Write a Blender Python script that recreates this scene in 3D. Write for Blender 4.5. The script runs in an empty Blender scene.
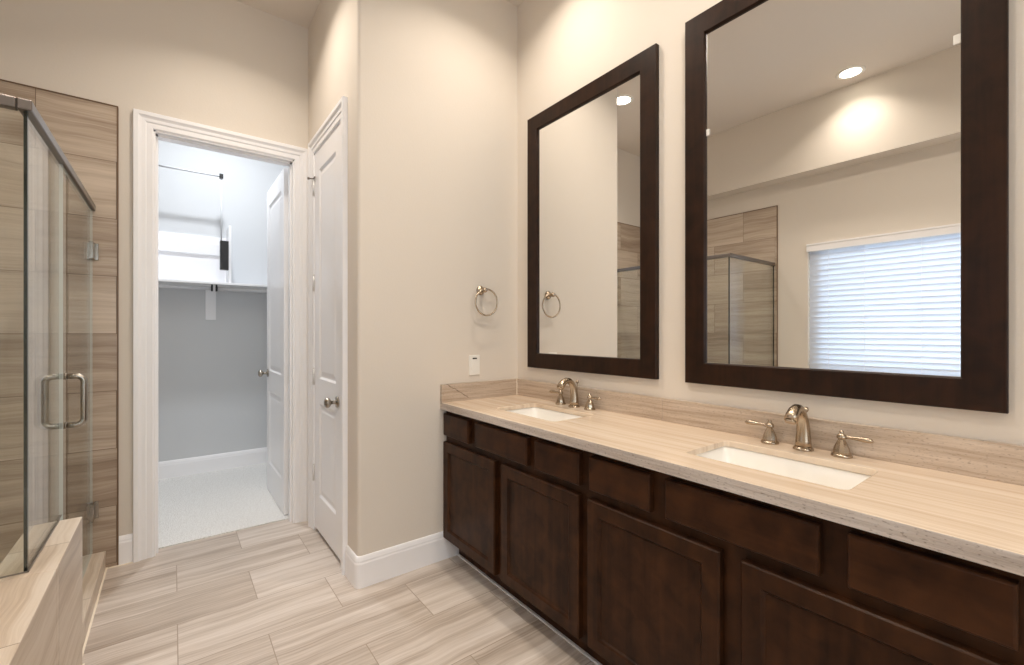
import bpy, bmesh, math
from mathutils import Vector, Matrix
PI = math.pi
SC = bpy.context.scene
COL = SC.collection

# ------------------------------------------------------------------ camera
cam_d = bpy.data.cameras.new('camera')
cam = bpy.data.objects.new('camera', cam_d); COL.objects.link(cam)
cam_d.sensor_fit = 'HORIZONTAL'; cam_d.sensor_width = 36.0
cam_d.lens = 444.4 * 36.0 / 1024.0
cam_d.clip_start = 0.02
cam.location = (0.0, 0.0, 1.27)
cam.rotation_euler = (PI / 2, 0, -math.radians(37.33))
SC.camera = cam

# ------------------------------------------------------------------ world, exposure
SC.view_settings.view_transform = 'Standard'
SC.view_settings.look = 'None'
SC.view_settings.gamma = 1.0
SC.view_settings.use_curve_mapping = False
SC.view_settings.exposure = 0.08
w = bpy.data.worlds.new('world'); SC.world = w; w.use_nodes = True
bg = w.node_tree.nodes['Background']
bg.inputs['Color'].default_value = (0.80, 0.90, 1.0, 1); bg.inputs['Strength'].default_value = 0.8
SC.cycles.max_bounces = 14
SC.cycles.diffuse_bounces = 8
SC.cycles.glossy_bounces = 8
SC.cycles.transparent_max_bounces = 24
SC.cycles.sample_clamp_indirect = 6.0
SC.cycles.caustics_reflective = False
SC.cycles.caustics_refractive = False

WARM = (1.0, 0.89, 0.77)
DAY = (0.75, 0.87, 1.0)
DOWNLIGHT_W = 10.0
WINDOW_W = 50.0
REAR_FILL_W = 38.0
CLOSET_W = 25.0

# daylight outside the tub window
sun_d = bpy.data.lights.new('window_daylight', 'AREA'); sun_d.shape = 'RECTANGLE'
sun_d.size = 1.7; sun_d.size_y = 1.4; sun_d.energy = WINDOW_W; sun_d.color = DAY
so = bpy.data.objects.new('window_daylight', sun_d); COL.objects.link(so)
so.location = (-1.75, 0.82, 1.5); so.rotation_euler = (0, -PI / 2, 0)

# fill light outside an added, unseen window behind the camera
rl_d = bpy.data.lights.new('rear_fill', 'AREA'); rl_d.shape = 'RECTANGLE'
rl_d.size = 2.4; rl_d.size_y = 1.8; rl_d.energy = REAR_FILL_W; rl_d.color = DAY
ro = bpy.data.objects.new('rear_fill', rl_d); COL.objects.link(ro)
ro.location = (0.1, -2.8, 1.6); ro.rotation_euler = (PI / 2, 0, 0)

# ------------------------------------------------------------------ materials
def new_mat(name):
    m = bpy.data.materials.new(name); m.use_nodes = True
    return m, m.node_tree, m.node_tree.nodes['Principled BSDF']

def srgb(r, g, b):
    f = lambda c: (c / 255.0 / 12.92) if c / 255.0 <= 0.04045 else ((c / 255.0 + 0.055) / 1.055) ** 2.4
    return (f(r), f(g), f(b), 1.0)

def N(t, typ, **kw):
    n = t.nodes.new(typ)
    for k, v in kw.items(): setattr(n, k, v)
    return n

def add_bump(t, b, src, strength, dist):
    bp = N(t, 'ShaderNodeBump'); bp.inputs['Strength'].default_value = strength
    bp.inputs['Distance'].default_value = dist
    t.links.new(src, bp.inputs['Height']); t.links.new(bp.outputs[0], b.inputs['Normal'])

def simple(name, col, rough=0.5, metal=0.0, bump=None, spec=None, coat=0.0):
    m, t, b = new_mat(name)
    b.inputs['Base Color'].default_value = col
    b.inputs['Roughness'].default_value = rough
    b.inputs['Metallic'].default_value = metal
    if spec is not None: b.inputs['Specular IOR Level'].default_value = spec
    if coat: b.inputs['Coat Weight'].default_value = coat; b.inputs['Coat Roughness'].default_value = 0.1
    g = N(t, 'ShaderNodeNewGeometry')
    nz = N(t, 'ShaderNodeTexNoise')
    nz.inputs['Scale'].default_value = bump[0] if bump else 60.0
    nz.inputs['Detail'].default_value = 3
    t.links.new(g.outputs['Position'], nz.inputs['Vector'])
    if bump:
        add_bump(t, b, nz.outputs['Fac'], bump[1], bump[2])
    else:
        mr = N(t, 'ShaderNodeMapRange'); mr.inputs['To Min'].default_value = rough * 0.9
        mr.inputs['To Max'].default_value = min(1, rough * 1.1)
        t.links.new(nz.outputs['Fac'], mr.inputs['Value']); t.links.new(mr.outputs[0], b.inputs['Roughness'])
    return m

def axes(t, u, v):
    """a vector (u, v, 0) from two world axes"""
    g = N(t, 'ShaderNodeNewGeometry'); s = N(t, 'ShaderNodeSeparateXYZ'); c = N(t, 'ShaderNodeCombineXYZ')
    t.links.new(g.outputs['Position'], s.inputs[0])
    t.links.new(s.outputs['XYZ'.index(u)], c.inputs[0]); t.links.new(s.outputs['XYZ'.index(v)], c.inputs[1])
    return c.outputs[0]

def vein_tile(name, u, v, du, dv, cols, tile=(0.61, 0.31), mortar=0.003, mortar_col=(0.3, 0.26, 0.21, 1),
              rough=0.35, vscale=26.0, uscale=1.1, joints=True, pits=0.0, tilevar=0.12, warp=0.0):
    """vein cut stone tile: streaks run along axis u, rows stack along axis v"""
    m, t, b = new_mat(name)
    L = t.links.new
    vec = axes(t, u, v)
    mp = N(t, 'ShaderNodeMapping'); mp.inputs['Location'].default_value = (du, dv, 0); L(vec, mp.inputs['Vector'])
    base = mp.outputs[0]
    rnd = None
    if joints:
        br = N(t, 'ShaderNodeTexBrick', offset=0.5, offset_frequency=2, squash=1.0)
        br.inputs['Color1'].default_value = (0, 0, 0, 1); br.inputs['Color2'].default_value = (1, 1, 1, 1)
        br.inputs['Scale'].default_value = 1.0; br.inputs['Mortar Size'].default_value = mortar
        br.inputs['Mortar Smooth'].default_value = 0.1
        br.inputs['Brick Width'].default_value = tile[0]; br.inputs['Row Height'].default_value = tile[1]
        L(base, br.inputs['Vector'])
        rnd = br.outputs['Color']
    # streak coordinates
    sc = N(t, 'ShaderNodeMapping'); sc.inputs['Scale'].default_value = (uscale, vscale, 1); L(base, sc.inputs['Vector'])
    add = N(t, 'ShaderNodeVectorMath', operation='ADD'); L(sc.outputs[0], add.inputs[0])
    if rnd is not None:
        ml = N(t, 'ShaderNodeVectorMath', operation='SCALE'); ml.inputs['Scale'].default_value = 37.0
        L(rnd, ml.inputs[0]); L(ml.outputs[0], add.inputs[1])
    # slow wander so that the streaks are not ruler straight
    wn = N(t, 'ShaderNodeTexNoise'); wn.inputs['Scale'].default_value = 3.0; wn.inputs['Detail'].default_value = 2
    L(base, wn.inputs['Vector'])
    w2 = N(t, 'ShaderNodeMath', operation='MULTIPLY_ADD'); w2.inputs[1].default_value = 1.2 + warp; w2.inputs[2].default_value = -(1.2 + warp) / 2
    L(wn.outputs['Fac'], w2.inputs[0])
    cb = N(t, 'ShaderNodeCombineXYZ'); L(w2.outputs[0], cb.inputs[1])
    add2 = N(t, 'ShaderNodeVectorMath', operation='ADD'); L(add.outputs[0], add2.inputs[0]); L(cb.outputs[0], add2.inputs[1])
    n1 = N(t, 'ShaderNodeTexNoise'); n1.inputs['Scale'].default_value = 1.0; n1.inputs['Detail'].default_value = 5
    n1.inputs['Roughness'].default_value = 0.62
    L(add2.outputs[0], n1.inputs['Vector'])
    big = N(t, 'ShaderNodeMapping'); big.inputs['Scale'].default_value = (0.5, 0.28, 1); L(add2.outputs[0], big.inputs['Vector'])
    n2 = N(t, 'ShaderNodeTexNoise'); n2.inputs['Scale'].default_value = 1.0; n2.inputs['Detail'].default_value = 2
    L(big.outputs[0], n2.inputs['Vector'])
    mixf = N(t, 'ShaderNodeMath', operation='MULTIPLY_ADD'); mixf.inputs[1].default_value = 0.30
    L(n2.outputs['Fac'], mixf.inputs[0])
    fm = N(t, 'ShaderNodeMapping'); fm.inputs['Scale'].default_value = (2.2, 4.5, 1); L(add2.outputs[0], fm.inputs['Vector'])
    n3 = N(t, 'ShaderNodeTexNoise'); n3.inputs['Scale'].default_value = 1.0; n3.inputs['Detail'].default_value = 4
    n3.inputs['Roughness'].default_value = 0.7
    L(fm.outputs[0], n3.inputs['Vector'])
    h = N(t, 'ShaderNodeMath', operation='MULTIPLY'); h.inputs[1].default_value = 0.40; L(n1.outputs['Fac'], h.inputs[0])
    h3 = N(t, 'ShaderNodeMath', operation='MULTIPLY_ADD'); h3.inputs[1].default_value = 0.30; L(n3.outputs['Fac'], h3.inputs[0]); L(h.outputs[0], h3.inputs[2])
    L(h3.outputs[0], mixf.inputs[2])
    fac = mixf.outputs[0]
    if rnd is not None:
        tv = N(t, 'ShaderNodeMath', operation='MULTIPLY_ADD'); tv.inputs[1].default_value = tilevar
        sub = N(t, 'ShaderNodeMath', operation='SUBTRACT'); sub.inputs[1].default_value = 0.5
        L(rnd, sub.inputs[0]); L(sub.outputs[0], tv.inputs[0]); L(fac, tv.inputs[2]); fac = tv.outputs[0]
    rp = N(t, 'ShaderNodeValToRGB')
    els = rp.color_ramp.elements
    pos = [0.36, 0.46, 0.54, 0.64]
    els[0].position = pos[0]; els[0].color = cols[0]
    els[1].position = pos[3]; els[1].color = cols[3]
    for k in (1, 2):
        e = els.new(pos[k]); e.color = cols[k]
    L(fac, rp.inputs['Fac'])
    out = rp.outputs['Color']
    if pits:
        pm = N(t, 'ShaderNodeMapping'); pm.inputs['Scale'].default_value = (95, 230, 1); L(base, pm.inputs['Vector'])
        pn = N(t, 'ShaderNodeTexNoise'); pn.inputs['Scale'].default_value = 1.0; pn.inputs['Detail'].default_value = 2
        L(pm.outputs[0], pn.inputs['Vector'])
        pr = N(t, 'ShaderNodeMapRange'); pr.inputs['From Min'].default_value = 0.59; pr.inputs['From Max'].default_value = 0.70
        L(pn.outputs['Fac'], pr.inputs['Value'])
        pf = N(t, 'ShaderNodeMath', operation='MULTIPLY'); pf.inputs[1].default_value = pits; L(pr.outputs[0], pf.inputs[0])
        px = N(t, 'ShaderNodeMix', data_type='RGBA'); px.inputs[7].default_value = srgb(95, 80, 66)
        L(pf.outputs[0], px.inputs[0]); L(out, px.inputs[6]); out = px.outputs[2]
    if joints:
        mx = N(t, 'ShaderNodeMix', data_type='RGBA'); mx.inputs[7].default_value = mortar_col
        L(br.outputs['Fac'], mx.inputs[0]); L(out, mx.inputs[6]); out = mx.outputs[2]
        inv = N(t, 'ShaderNodeMath', operation='SUBTRACT'); inv.inputs[0].default_value = 1.0; L(br.outputs['Fac'], inv.inputs[1])
        add_bump(t, b, inv.outputs[0], 0.3, 0.002)
    L(out, b.inputs['Base Color'])
    b.inputs['Roughness'].default_value = rough
    return m

def wood(name, c0, c1, rough=0.35, axis='Z', scale=14.0, coat=0.0, spec=0.16):
    m, t, b = new_mat(name); L = t.links.new
    tc = N(t, 'ShaderNodeTexCoord')
    mp = N(t, 'ShaderNodeMapping')
    s = [scale * 3] * 3; s['XYZ'.index(axis)] = scale * 0.16
    mp.inputs['Scale'].default_value = s; L(tc.outputs['Object'], mp.inputs['Vector'])
    n = N(t, 'ShaderNodeTexNoise'); n.inputs['Scale'].default_value = 1.0; n.inputs['Detail'].default_value = 6
    n.inputs['Distortion'].default_value = 0.6
    L(mp.outputs[0], n.inputs['Vector'])
    n2 = N(t, 'ShaderNodeTexNoise'); n2.inputs['Scale'].default_value = 14.0; n2.inputs['Detail'].default_value = 7; n2.inputs['Distortion'].default_value = 0.5
    L(tc.outputs['Object'], n2.inputs['Vector'])
    ad = N(t, 'ShaderNodeMath', operation='MULTIPLY_ADD'); ad.inputs[1].default_value = 0.6; L(n2.outputs['Fac'], ad.inputs[0])
    hm = N(t, 'ShaderNodeMath', operation='MULTIPLY'); hm.inputs[1].default_value = 0.4; L(n.outputs['Fac'], hm.inputs[0]); L(hm.outputs[0], ad.inputs[2])
    rp = N(t, 'ShaderNodeValToRGB'); rp.color_ramp.elements[0].position = 0.36; rp.color_ramp.elements[1].position = 0.64
    rp.color_ramp.elements[0].color = c0; rp.color_ramp.elements[1].color = c1
    L(ad.outputs[0], rp.inputs['Fac']); L(rp.outputs['Color'], b.inputs['Base Color'])
    b.inputs['Roughness'].default_value = rough
    add_bump(t, b, n.outputs['Fac'], 0.08, 0.001)
    b.inputs['Specular IOR Level'].default_value = spec
    if coat: b.inputs['Coat Weight'].default_value = coat; b.inputs['Coat Roughness'].default_value = 0.22
    return m

def glass_pane(name, tint=(0.965, 0.985, 0.975, 1)):
    m = bpy.data.materials.new(name); m.use_nodes = True; t = m.node_tree; t.nodes.clear()
    o = N(t, 'ShaderNodeOutputMaterial'); tr = N(t, 'ShaderNodeBsdfTransparent'); tr.inputs['Color'].default_value = tint
    gl = N(t, 'ShaderNodeBsdfGlossy'); gl.inputs['Roughness'].default_value = 0.0
    lw = N(t, 'ShaderNodeLayerWeight'); lw.inputs['Blend'].default_value = 0.5
    pw = N(t, 'ShaderNodeMath', operation='POWER'); pw.inputs[1].default_value = 5.0
    fr = N(t, 'ShaderNodeMath', operation='MULTIPLY_ADD'); fr.inputs[1].default_value = 0.9; fr.inputs[2].default_value = 0.035
    t.links.new(lw.outputs['Facing'], pw.inputs[0]); t.links.new(pw.outputs[0], fr.inputs[0])
    mx = N(t, 'ShaderNodeMixShader')
    t.links.new(fr.outputs[0], mx.inputs[0]); t.links.new(tr.outputs[0], mx.inputs[1]); t.links.new(gl.outputs[0], mx.inputs[2])
    t.links.new(mx.outputs[0], o.inputs['Surface'])
    return m

def emission(name, col, strength):
    m = bpy.data.materials.new(name); m.use_nodes = True; t = m.node_tree; t.nodes.clear()
    o = N(t, 'ShaderNodeOutputMaterial'); e = N(t, 'ShaderNodeEmission')
    e.inputs['Color'].default_value = (*col, 1); e.inputs['Strength'].default_value = strength
    t.links.new(e.outputs[0], o.inputs['Surface'])
    return m

M = {}
M['wall'] = simple('greige_wall_paint', srgb(221, 213, 202), 0.75, bump=(110.0, 0.12, 0.004), spec=0.25)
M['ceiling'] = simple('ceiling_paint', srgb(224, 216, 206), 0.85, bump=(70.0, 0.15, 0.004), spec=0.2)
M['closet_wall'] = simple('wall_paint_cool_lit', srgb(209, 211, 213), 0.8, bump=(110.0, 0.1, 0.004), spec=0.25)  # same paint as the bathroom walls, cool daylight put into the colour
M['white'] = simple('white_trim_paint', srgb(243, 243, 245), 0.32)
M['shelf_white'] = simple('white_shelf_paint', srgb(240, 240, 242), 0.4)
M['white_plastic'] = simple('white_plastic', srgb(238, 236, 230), 0.35)
M['porcelain'] = simple('white_porcelain', srgb(245, 243, 238), 0.08, coat=0.5)
M['nickel'] = simple('brushed_nickel', srgb(182, 166, 146), 0.26, metal=1.0)
M['chrome'] = simple('chrome', srgb(205, 205, 205), 0.12, metal=1.0)
M['pull'] = simple('satin_nickel_pull', srgb(165, 158, 148), 0.26, metal=1.0)
M['rail'] = simple('satin_metal_rail', srgb(122, 116, 112), 0.3, metal=1.0)
M['pale_metal'] = simple('pale_painted_metal', srgb(206, 208, 212), 0.3)
M['black'] = simple('black_plastic', srgb(28, 28, 30), 0.4)
M['dark'] = simple('dark_gap', srgb(18, 16, 15), 0.8)
M['hinge'] = simple('painted_hinge', srgb(222, 220, 218), 0.35, metal=0.3)
M['mirror'] = simple('mirror_silver', (0.93, 0.93, 0.92, 1), 0.0, metal=1.0)
for n_ in list(M['mirror'].node_tree.nodes):
    if n_.type in ('MAP_RANGE',): M['mirror'].node_tree.nodes.remove(n_)
M['mirror'].node_tree.nodes['Principled BSDF'].inputs['Roughness'].default_value = 0.0
M['glass'] = glass_pane('shower_glass')
M['window_glass'] = glass_pane('window_glass', (0.97, 0.985, 0.98, 1))
M['glass_edge'] = simple('dark_glass_edge', srgb(20, 34, 30), 0.15)
M['glass_edge_lit'] = simple('lit_glass_edge', srgb(222, 232, 230), 0.2)  # pale copy of the glass edge, with caught light painted in
M['cabinet'] = wood('espresso_wood', srgb(36, 20, 11), srgb(69, 42, 24), 0.34, 'Z', 9.0)
M['cabinet_flat'] = wood('espresso_wood_crosswise', srgb(38, 21, 12), srgb(71, 43, 25), 0.34, 'Y', 9.0)
M['frame'] = wood('dark_mirror_frame_wood', srgb(30, 17, 9), srgb(50, 30, 18), 0.42, 'Z', 14.0, spec=0.2)
M['carpet'] = simple('cream_carpet', srgb(212, 210, 204), 0.95, bump=(190.0, 0.5, 0.01), spec=0.1)
t_ = M['carpet'].node_tree; b_ = t_.nodes['Principled BSDF']
rp_ = N(t_, 'ShaderNodeValToRGB'); rp_.color_ramp.elements[0].position = 0.36; rp_.color_ramp.elements[1].position = 0.56
rp_.color_ramp.elements[0].color = srgb(196, 194, 190); rp_.color_ramp.elements[1].color = srgb(240, 240, 238)
t_.links.new([n for n in t_.nodes if n.type == 'TEX_NOISE'][0].outputs['Fac'], rp_.inputs['Fac'])
t_.links.new(rp_.outputs[0], b_.inputs['Base Color'])
FLOORC = [srgb(152, 138, 125), srgb(184, 171, 159), srgb(205, 194, 184), srgb(219, 210, 202)]
WALLC = [srgb(148, 129, 111), srgb(174, 156, 138), srgb(191, 175, 157), srgb(206, 191, 174)]
DECKC = [srgb(172, 153, 134), srgb(196, 179, 160), srgb(212, 198, 182), srgb(222, 211, 198)]
TOPC = [srgb(200, 176, 152), srgb(216, 195, 172), srgb(226, 208, 187), srgb(233, 218, 200)]
EDGEC = [srgb(160, 149, 140), srgb(188, 177, 168), srgb(204, 195, 187), srgb(216, 208, 201)]  # greyer than the top: rough cut face, plus shade put into the colour
SPLASHC = [srgb(150, 130, 112), srgb(180, 162, 144), srgb(198, 182, 165), srgb(212, 198, 183)]
M['floor'] = vein_tile('floor_tile', 'X', 'Y', -0.015, -1.80 + 0.31 * 20, FLOORC, mortar=0.0020, mortar_col=srgb(160, 145, 130), rough=0.33, vscale=24.0, tilevar=0.05)
M['tile_xz'] = vein_tile('wall_tile_facing_camera', 'X', 'Z', 0.55, -0.02, WALLC, tile=(0.61, 0.311), mortar=0.0016, mortar_col=srgb(120, 102, 84), vscale=22.0)
M['tile_yz'] = vein_tile('wall_tile_by_tub', 'Y', 'Z', -2.19 + 0.61, -0.02, WALLC, tile=(0.61, 0.311), mortar=0.0016, mortar_col=srgb(120, 102, 84), vscale=22.0)
M['deck_top'] = vein_tile('deck_top_tile', 'Y', 'X', -1.78, 0.28 + 0.311 * 10, DECKC, tile=(0.61, 0.45), mortar=0.0018, mortar_col=srgb(150, 132, 112), vscale=20.0, tilevar=0.05)
M['deck_side'] = vein_tile('deck_side_tile', 'Y', 'Z', -1.6, 0.03, DECKC, tile=(0.61, 0.62), mortar=0.0018, mortar_col=srgb(150, 132, 112), vscale=17.0, tilevar=0.05)
M['deck_end'] = vein_tile('deck_end_tile', 'X', 'Z', 0, 0, DECKC, joints=False, vscale=17.0)
M['top'] = vein_tile('countertop_stone', 'Y', 'X', 0, 0, TOPC, joints=False, vscale=55.0, uscale=0.9, rough=0.16, warp=0.6)
M['top_edge'] = vein_tile('countertop_cut_edge', 'Y', 'Z', 0, 0, EDGEC, joints=False, vscale=60.0, uscale=3.0, rough=0.45, pits=0.55)
M['splash'] = vein_tile('backsplash_stone', 'Y', 'Z', 0, 0, SPLASHC, joints=False, vscale=85.0, uscale=3.0, rough=0.3, pits=0.42)
M['side_splash'] = vein_tile('side_splash_stone', 'X', 'Z', 0, 0, SPLASHC, joints=False, vscale=85.0, uscale=3.0, rough=0.3, pits=0.42)
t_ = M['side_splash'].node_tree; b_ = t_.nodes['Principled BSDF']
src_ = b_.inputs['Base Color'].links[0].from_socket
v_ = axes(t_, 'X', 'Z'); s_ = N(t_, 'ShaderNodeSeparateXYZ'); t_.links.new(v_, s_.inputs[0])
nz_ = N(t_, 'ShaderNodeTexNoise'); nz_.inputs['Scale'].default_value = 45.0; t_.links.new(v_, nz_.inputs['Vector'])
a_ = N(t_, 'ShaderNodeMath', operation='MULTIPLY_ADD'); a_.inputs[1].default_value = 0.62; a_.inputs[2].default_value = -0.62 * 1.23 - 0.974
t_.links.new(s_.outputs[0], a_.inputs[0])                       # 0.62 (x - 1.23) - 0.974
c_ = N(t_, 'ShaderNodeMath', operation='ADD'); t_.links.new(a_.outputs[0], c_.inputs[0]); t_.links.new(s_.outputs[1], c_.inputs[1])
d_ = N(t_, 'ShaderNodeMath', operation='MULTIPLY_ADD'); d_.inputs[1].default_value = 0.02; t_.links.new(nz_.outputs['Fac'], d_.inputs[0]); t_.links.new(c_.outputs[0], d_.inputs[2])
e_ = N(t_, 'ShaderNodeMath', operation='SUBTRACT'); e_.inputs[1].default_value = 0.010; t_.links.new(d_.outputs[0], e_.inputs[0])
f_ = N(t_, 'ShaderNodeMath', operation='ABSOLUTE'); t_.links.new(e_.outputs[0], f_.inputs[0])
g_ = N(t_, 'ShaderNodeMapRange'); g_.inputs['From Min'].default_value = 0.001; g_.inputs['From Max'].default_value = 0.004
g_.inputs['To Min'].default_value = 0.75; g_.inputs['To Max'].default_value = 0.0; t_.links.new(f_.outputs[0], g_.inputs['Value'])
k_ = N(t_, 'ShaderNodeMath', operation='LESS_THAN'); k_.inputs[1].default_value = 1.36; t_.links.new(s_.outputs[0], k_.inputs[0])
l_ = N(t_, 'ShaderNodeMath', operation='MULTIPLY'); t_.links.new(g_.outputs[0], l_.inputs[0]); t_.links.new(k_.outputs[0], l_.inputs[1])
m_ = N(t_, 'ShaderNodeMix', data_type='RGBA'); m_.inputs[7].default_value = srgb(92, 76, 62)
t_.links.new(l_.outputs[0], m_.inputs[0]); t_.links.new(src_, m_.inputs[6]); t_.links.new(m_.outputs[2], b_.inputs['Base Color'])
M['pan'] = simple('shower_pan', srgb(190, 172, 150), 0.5)
m, t_, b_ = new_mat('blind_slat')     # thin white slats let daylight glow through
t_.nodes.remove(b_)
o_ = [n for n in t_.nodes if n.type == 'OUTPUT_MATERIAL'][0]
d_ = N(t_, 'ShaderNodeBsdfDiffuse'); d_.inputs['Color'].default_value = srgb(240, 242, 246)
r_ = N(t_, 'ShaderNodeBsdfTranslucent'); r_.inputs['Color'].default_value = srgb(236, 242, 250)
x_ = N(t_, 'ShaderNodeMixShader'); x_.inputs[0].default_value = 0.36
t_.links.new(d_.outputs[0], x_.inputs[1]); t_.links.new(r_.outputs[0], x_.inputs[2]); t_.links.new(x_.outputs[0], o_.inputs['Surface'])
M['slat'] = m
M['lamp'] = emission('lamp_lens', (1.0, 0.92, 0.78), 14.0)
M['lamp_cool'] = emission('closet_lamp_lens', (0.95, 0.97, 1.0), 10.0)

# ------------------------------------------------------------------ mesh helpers
def box(bm, x0, x1, y0, y1, z0, z1, mi=0):
    x0, x1 = min(x0, x1), max(x0, x1); y0, y1 = min(y0, y1), max(y0, y1); z0, z1 = min(z0, z1), max(z0, z1)
    v = [bm.verts.new((x, y, z)) for z in (z0, z1) for y in (y0, y1) for x in (x0, x1)]
    fs = []
    for q in ((0, 2, 3, 1), (4, 5, 7, 6), (0, 1, 5, 4), (2, 6, 7, 3), (0, 4, 6, 2), (1, 3, 7, 5)):
        f = bm.faces.new([v[i] for i in q]); f.material_index = mi; fs.append(f)
    return fs

def loft(bm, rings, close=True, cap0=False, cap1=False, mi=0, smooth=True):
    R = [[bm.verts.new(p) for p in r] for r in rings]
    n = len(R[0])
    for a, b in zip(R, R[1:]):
        for i in range(n if close else n - 1):
            j = (i + 1) % n
            f = bm.faces.new((a[i], a[j], b[j], b[i])); f.material_index = mi; f.smooth = smooth
    if cap0: bm.faces.new(R[0][::-1]).material_index = mi
    if cap1: bm.faces.new(R[-1]).material_index = mi
    return R

def lathe(bm, prof, axis=(0, 0, 1), origin=(0, 0, 0), seg=24, mi=0, cap0=True, cap1=True, smooth=True):
    """prof: (radius, height) pairs turned about an axis"""
    a = Vector(axis).normalized()
    q = Vector((0, 0, 1)).rotation_difference(a)
    O = Vector(origin)
    rings = []
    for r, h in prof:
        rings.append([O + q @ Vector((r * math.cos(2 * PI * k / seg), r * math.sin(2 * PI * k / seg), h)) for k in range(seg)])
    loft(bm, rings, True, cap0, cap1, mi, smooth)

def tube(bm, pts, rad, seg=12, closed=False, mi=0, caps=True, squash=None):
    pts = [Vector(p) for p in pts]
    n = len(pts)
    rads = rad if isinstance(rad, (list, tuple)) else [rad] * n
    up = None; rings = []
    for i, p in enumerate(pts):
        if closed: d = pts[(i + 1) % n] - pts[i - 1]
        else: d = pts[min(i + 1, n - 1)] - pts[max(i - 1, 0)]
        d.normalize()
        if up is None:
            up = Vector((0, 0, 1)) if abs(d.z) < 0.9 else Vector((0, 1, 0))
        up = (up - d * up.dot(d)).normalized(); s = d.cross(up)
        k1 = squash if squash else 1.0
        rings.append([p + (s * math.cos(2 * PI * k / seg) * k1 + up * math.sin(2 * PI * k / seg)) * rads[i] for k in range(seg)])
    if closed: rings.append(rings[0])
    loft(bm, rings, True, caps and not closed, caps and not closed, mi)
    if closed: bmesh.ops.remove_doubles(bm, verts=bm.verts, dist=1e-6)

def arc(c, r, a0, a1, n, f):
    return [f(c[0] + r * math.cos(a0 + (a1 - a0) * k / n), c[1] + r * math.sin(a0 + (a1 - a0) * k / n)) for k in range(n + 1)]

def obj(name, bm, mat, parent=None, bevel=0.0, kind=None, seg=2, at=None):
    """one mesh object; geometry is given in the parent's local space unless at= (then world space shifted by at)"""
    bmesh.ops.recalc_face_normals(bm, faces=bm.faces)
    me = bpy.data.meshes.new(name)
    if at is not None:
        bmesh.ops.translate(bm, verts=bm.verts, vec=-Vector(at))
    bm.to_mesh(me); bm.free()
    for mt in (mat if isinstance(mat, (list, tuple)) else [mat]): me.materials.append(mt)
    o = bpy.data.objects.new(name, me); COL.objects.link(o)
    if parent is not None: o.parent = parent
    elif at is not None: o.location = at
    if bevel:
        b = o.modifiers.new('edge', 'BEVEL'); b.width = bevel; b.segments = seg; b.limit_method = 'ANGLE'; b.angle_limit = math.radians(40)
        b.harden_normals = False
    if kind: o['kind'] = kind
    return o

def BM(): return bmesh.new()

def thing(name, label, cat, loc=(0, 0, 0), group=None, rz=0.0):
    o = bpy.data.objects.new(name, None); COL.objects.link(o)
    o.empty_display_size = 0.1
    o.location = loc; o.rotation_euler = (0, 0, rz); o['label'] = label; o['category'] = cat
    if group: o['group'] = group
    return o

def tag(o, label, cat, group=None):
    o['label'] = label; o['category'] = cat
    if group: o['group'] = group
    return o

def dup(root, loc, label=None, rz=None):
    r = root.copy(); COL.objects.link(r); r.location = loc
    if rz is not None: r.rotation_euler = (0, 0, rz)
    if label: r['label'] = label
    for ch in list(root.children):
        c = ch.copy(); COL.objects.link(c); c.parent = r
        for g in ch.children:
            d = g.copy(); COL.objects.link(d); d.parent = c
    return r

def struct(name, bm, mat, bevel=0.0, parent=None):
    return obj(name, bm, mat, parent, bevel, kind='structure' if parent is None else None)

# ------------------------------------------------------------------ the room
XW, XL = 1.737, -1.22          # vanity wall, tub wall
XS = 0.73                      # side of the stub beside the closet door
YE, YD = 2.22, 3.24            # towel ring wall, closet door wall
YF = -2.3                      # behind the camera
ZC = 3.335
XG = -0.344                    # shower glass line

b = BM(); box(b, XL - 0.1, XW + 0.1, YF - 0.1, 3.33, -0.12, 0.0); struct('floor', b, M['floor'])
b = BM(); box(b, -1.3, 1.6, 3.33, 5.0, -0.12, 0.006); struct('floor_closet', b, M['carpet'])
b = BM(); box(b, XL - 0.1, XW + 0.1, YF - 0.1, YD + 0.12, ZC, ZC + 0.1); struct('ceiling', b, M['ceiling'])
b = BM(); box(b, -1.3, 1.6, YD + 0.12, 5.0, ZC, ZC + 0.1); struct('ceiling_closet', b, M['closet_wall'])

b = BM(); box(b, XW, XW + 0.12, YF - 0.1, YD + 0.12, 0, ZC); struct('wall_right', b, M['wall'])
# end wall plus its rounded outside corner
b = BM()
r = 0.018
foot = [(XW, YE), (XW, YE + 0.12), (XS, YE + 0.12)]
foot += [(XS + r - r * math.cos(a), YE + r - r * math.sin(a)) for a in [PI / 2 * k / 6 for k in range(7)]]
loft(b, [[(x, y, 0) for x, y in foot], [(x, y, ZC) for x, y in foot]], True, True, True, smooth=False)
struct('wall_end', b, M['wall'])
D2a, D2b, DH = 2.47, 3.05, 2.42          # side door opening
b = BM()
box(b, XS, XS + 0.12, YE + 0.12, D2a, 0, ZC); box(b, XS, XS + 0.12, D2b, YD, 0, ZC); box(b, XS, XS + 0.12, D2a, D2b, DH, ZC)
struct('wall_side', b, M['wall'])
D1a, D1b = -0.088, 0.642                 # closet door opening
b = BM()
box(b, XL - 0.1, D1a, YD, YD + 0.12, 0, ZC); box(b, D1b, XS + 0.12, YD, YD + 0.12, 0, ZC); box(b, D1a, D1b, YD, YD + 0.12, DH, ZC)
struct('wall_back', b, M['wall'])
W0, W1, WZ0, WZ1 = 0.04, 1.61, 0.86, 2.075   # tub window opening
b = BM()
box(b, XL - 0.14, XL, YF - 0.1, W0, 0, ZC); box(b, XL - 0.14, XL, W1, YD, 0, ZC)
box(b, XL - 0.14, XL, W0, W1, 0, WZ0); box(b, XL - 0.14, XL, W0, W1, WZ1, ZC)
struct('wall_left', b, M['wall'])
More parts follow.
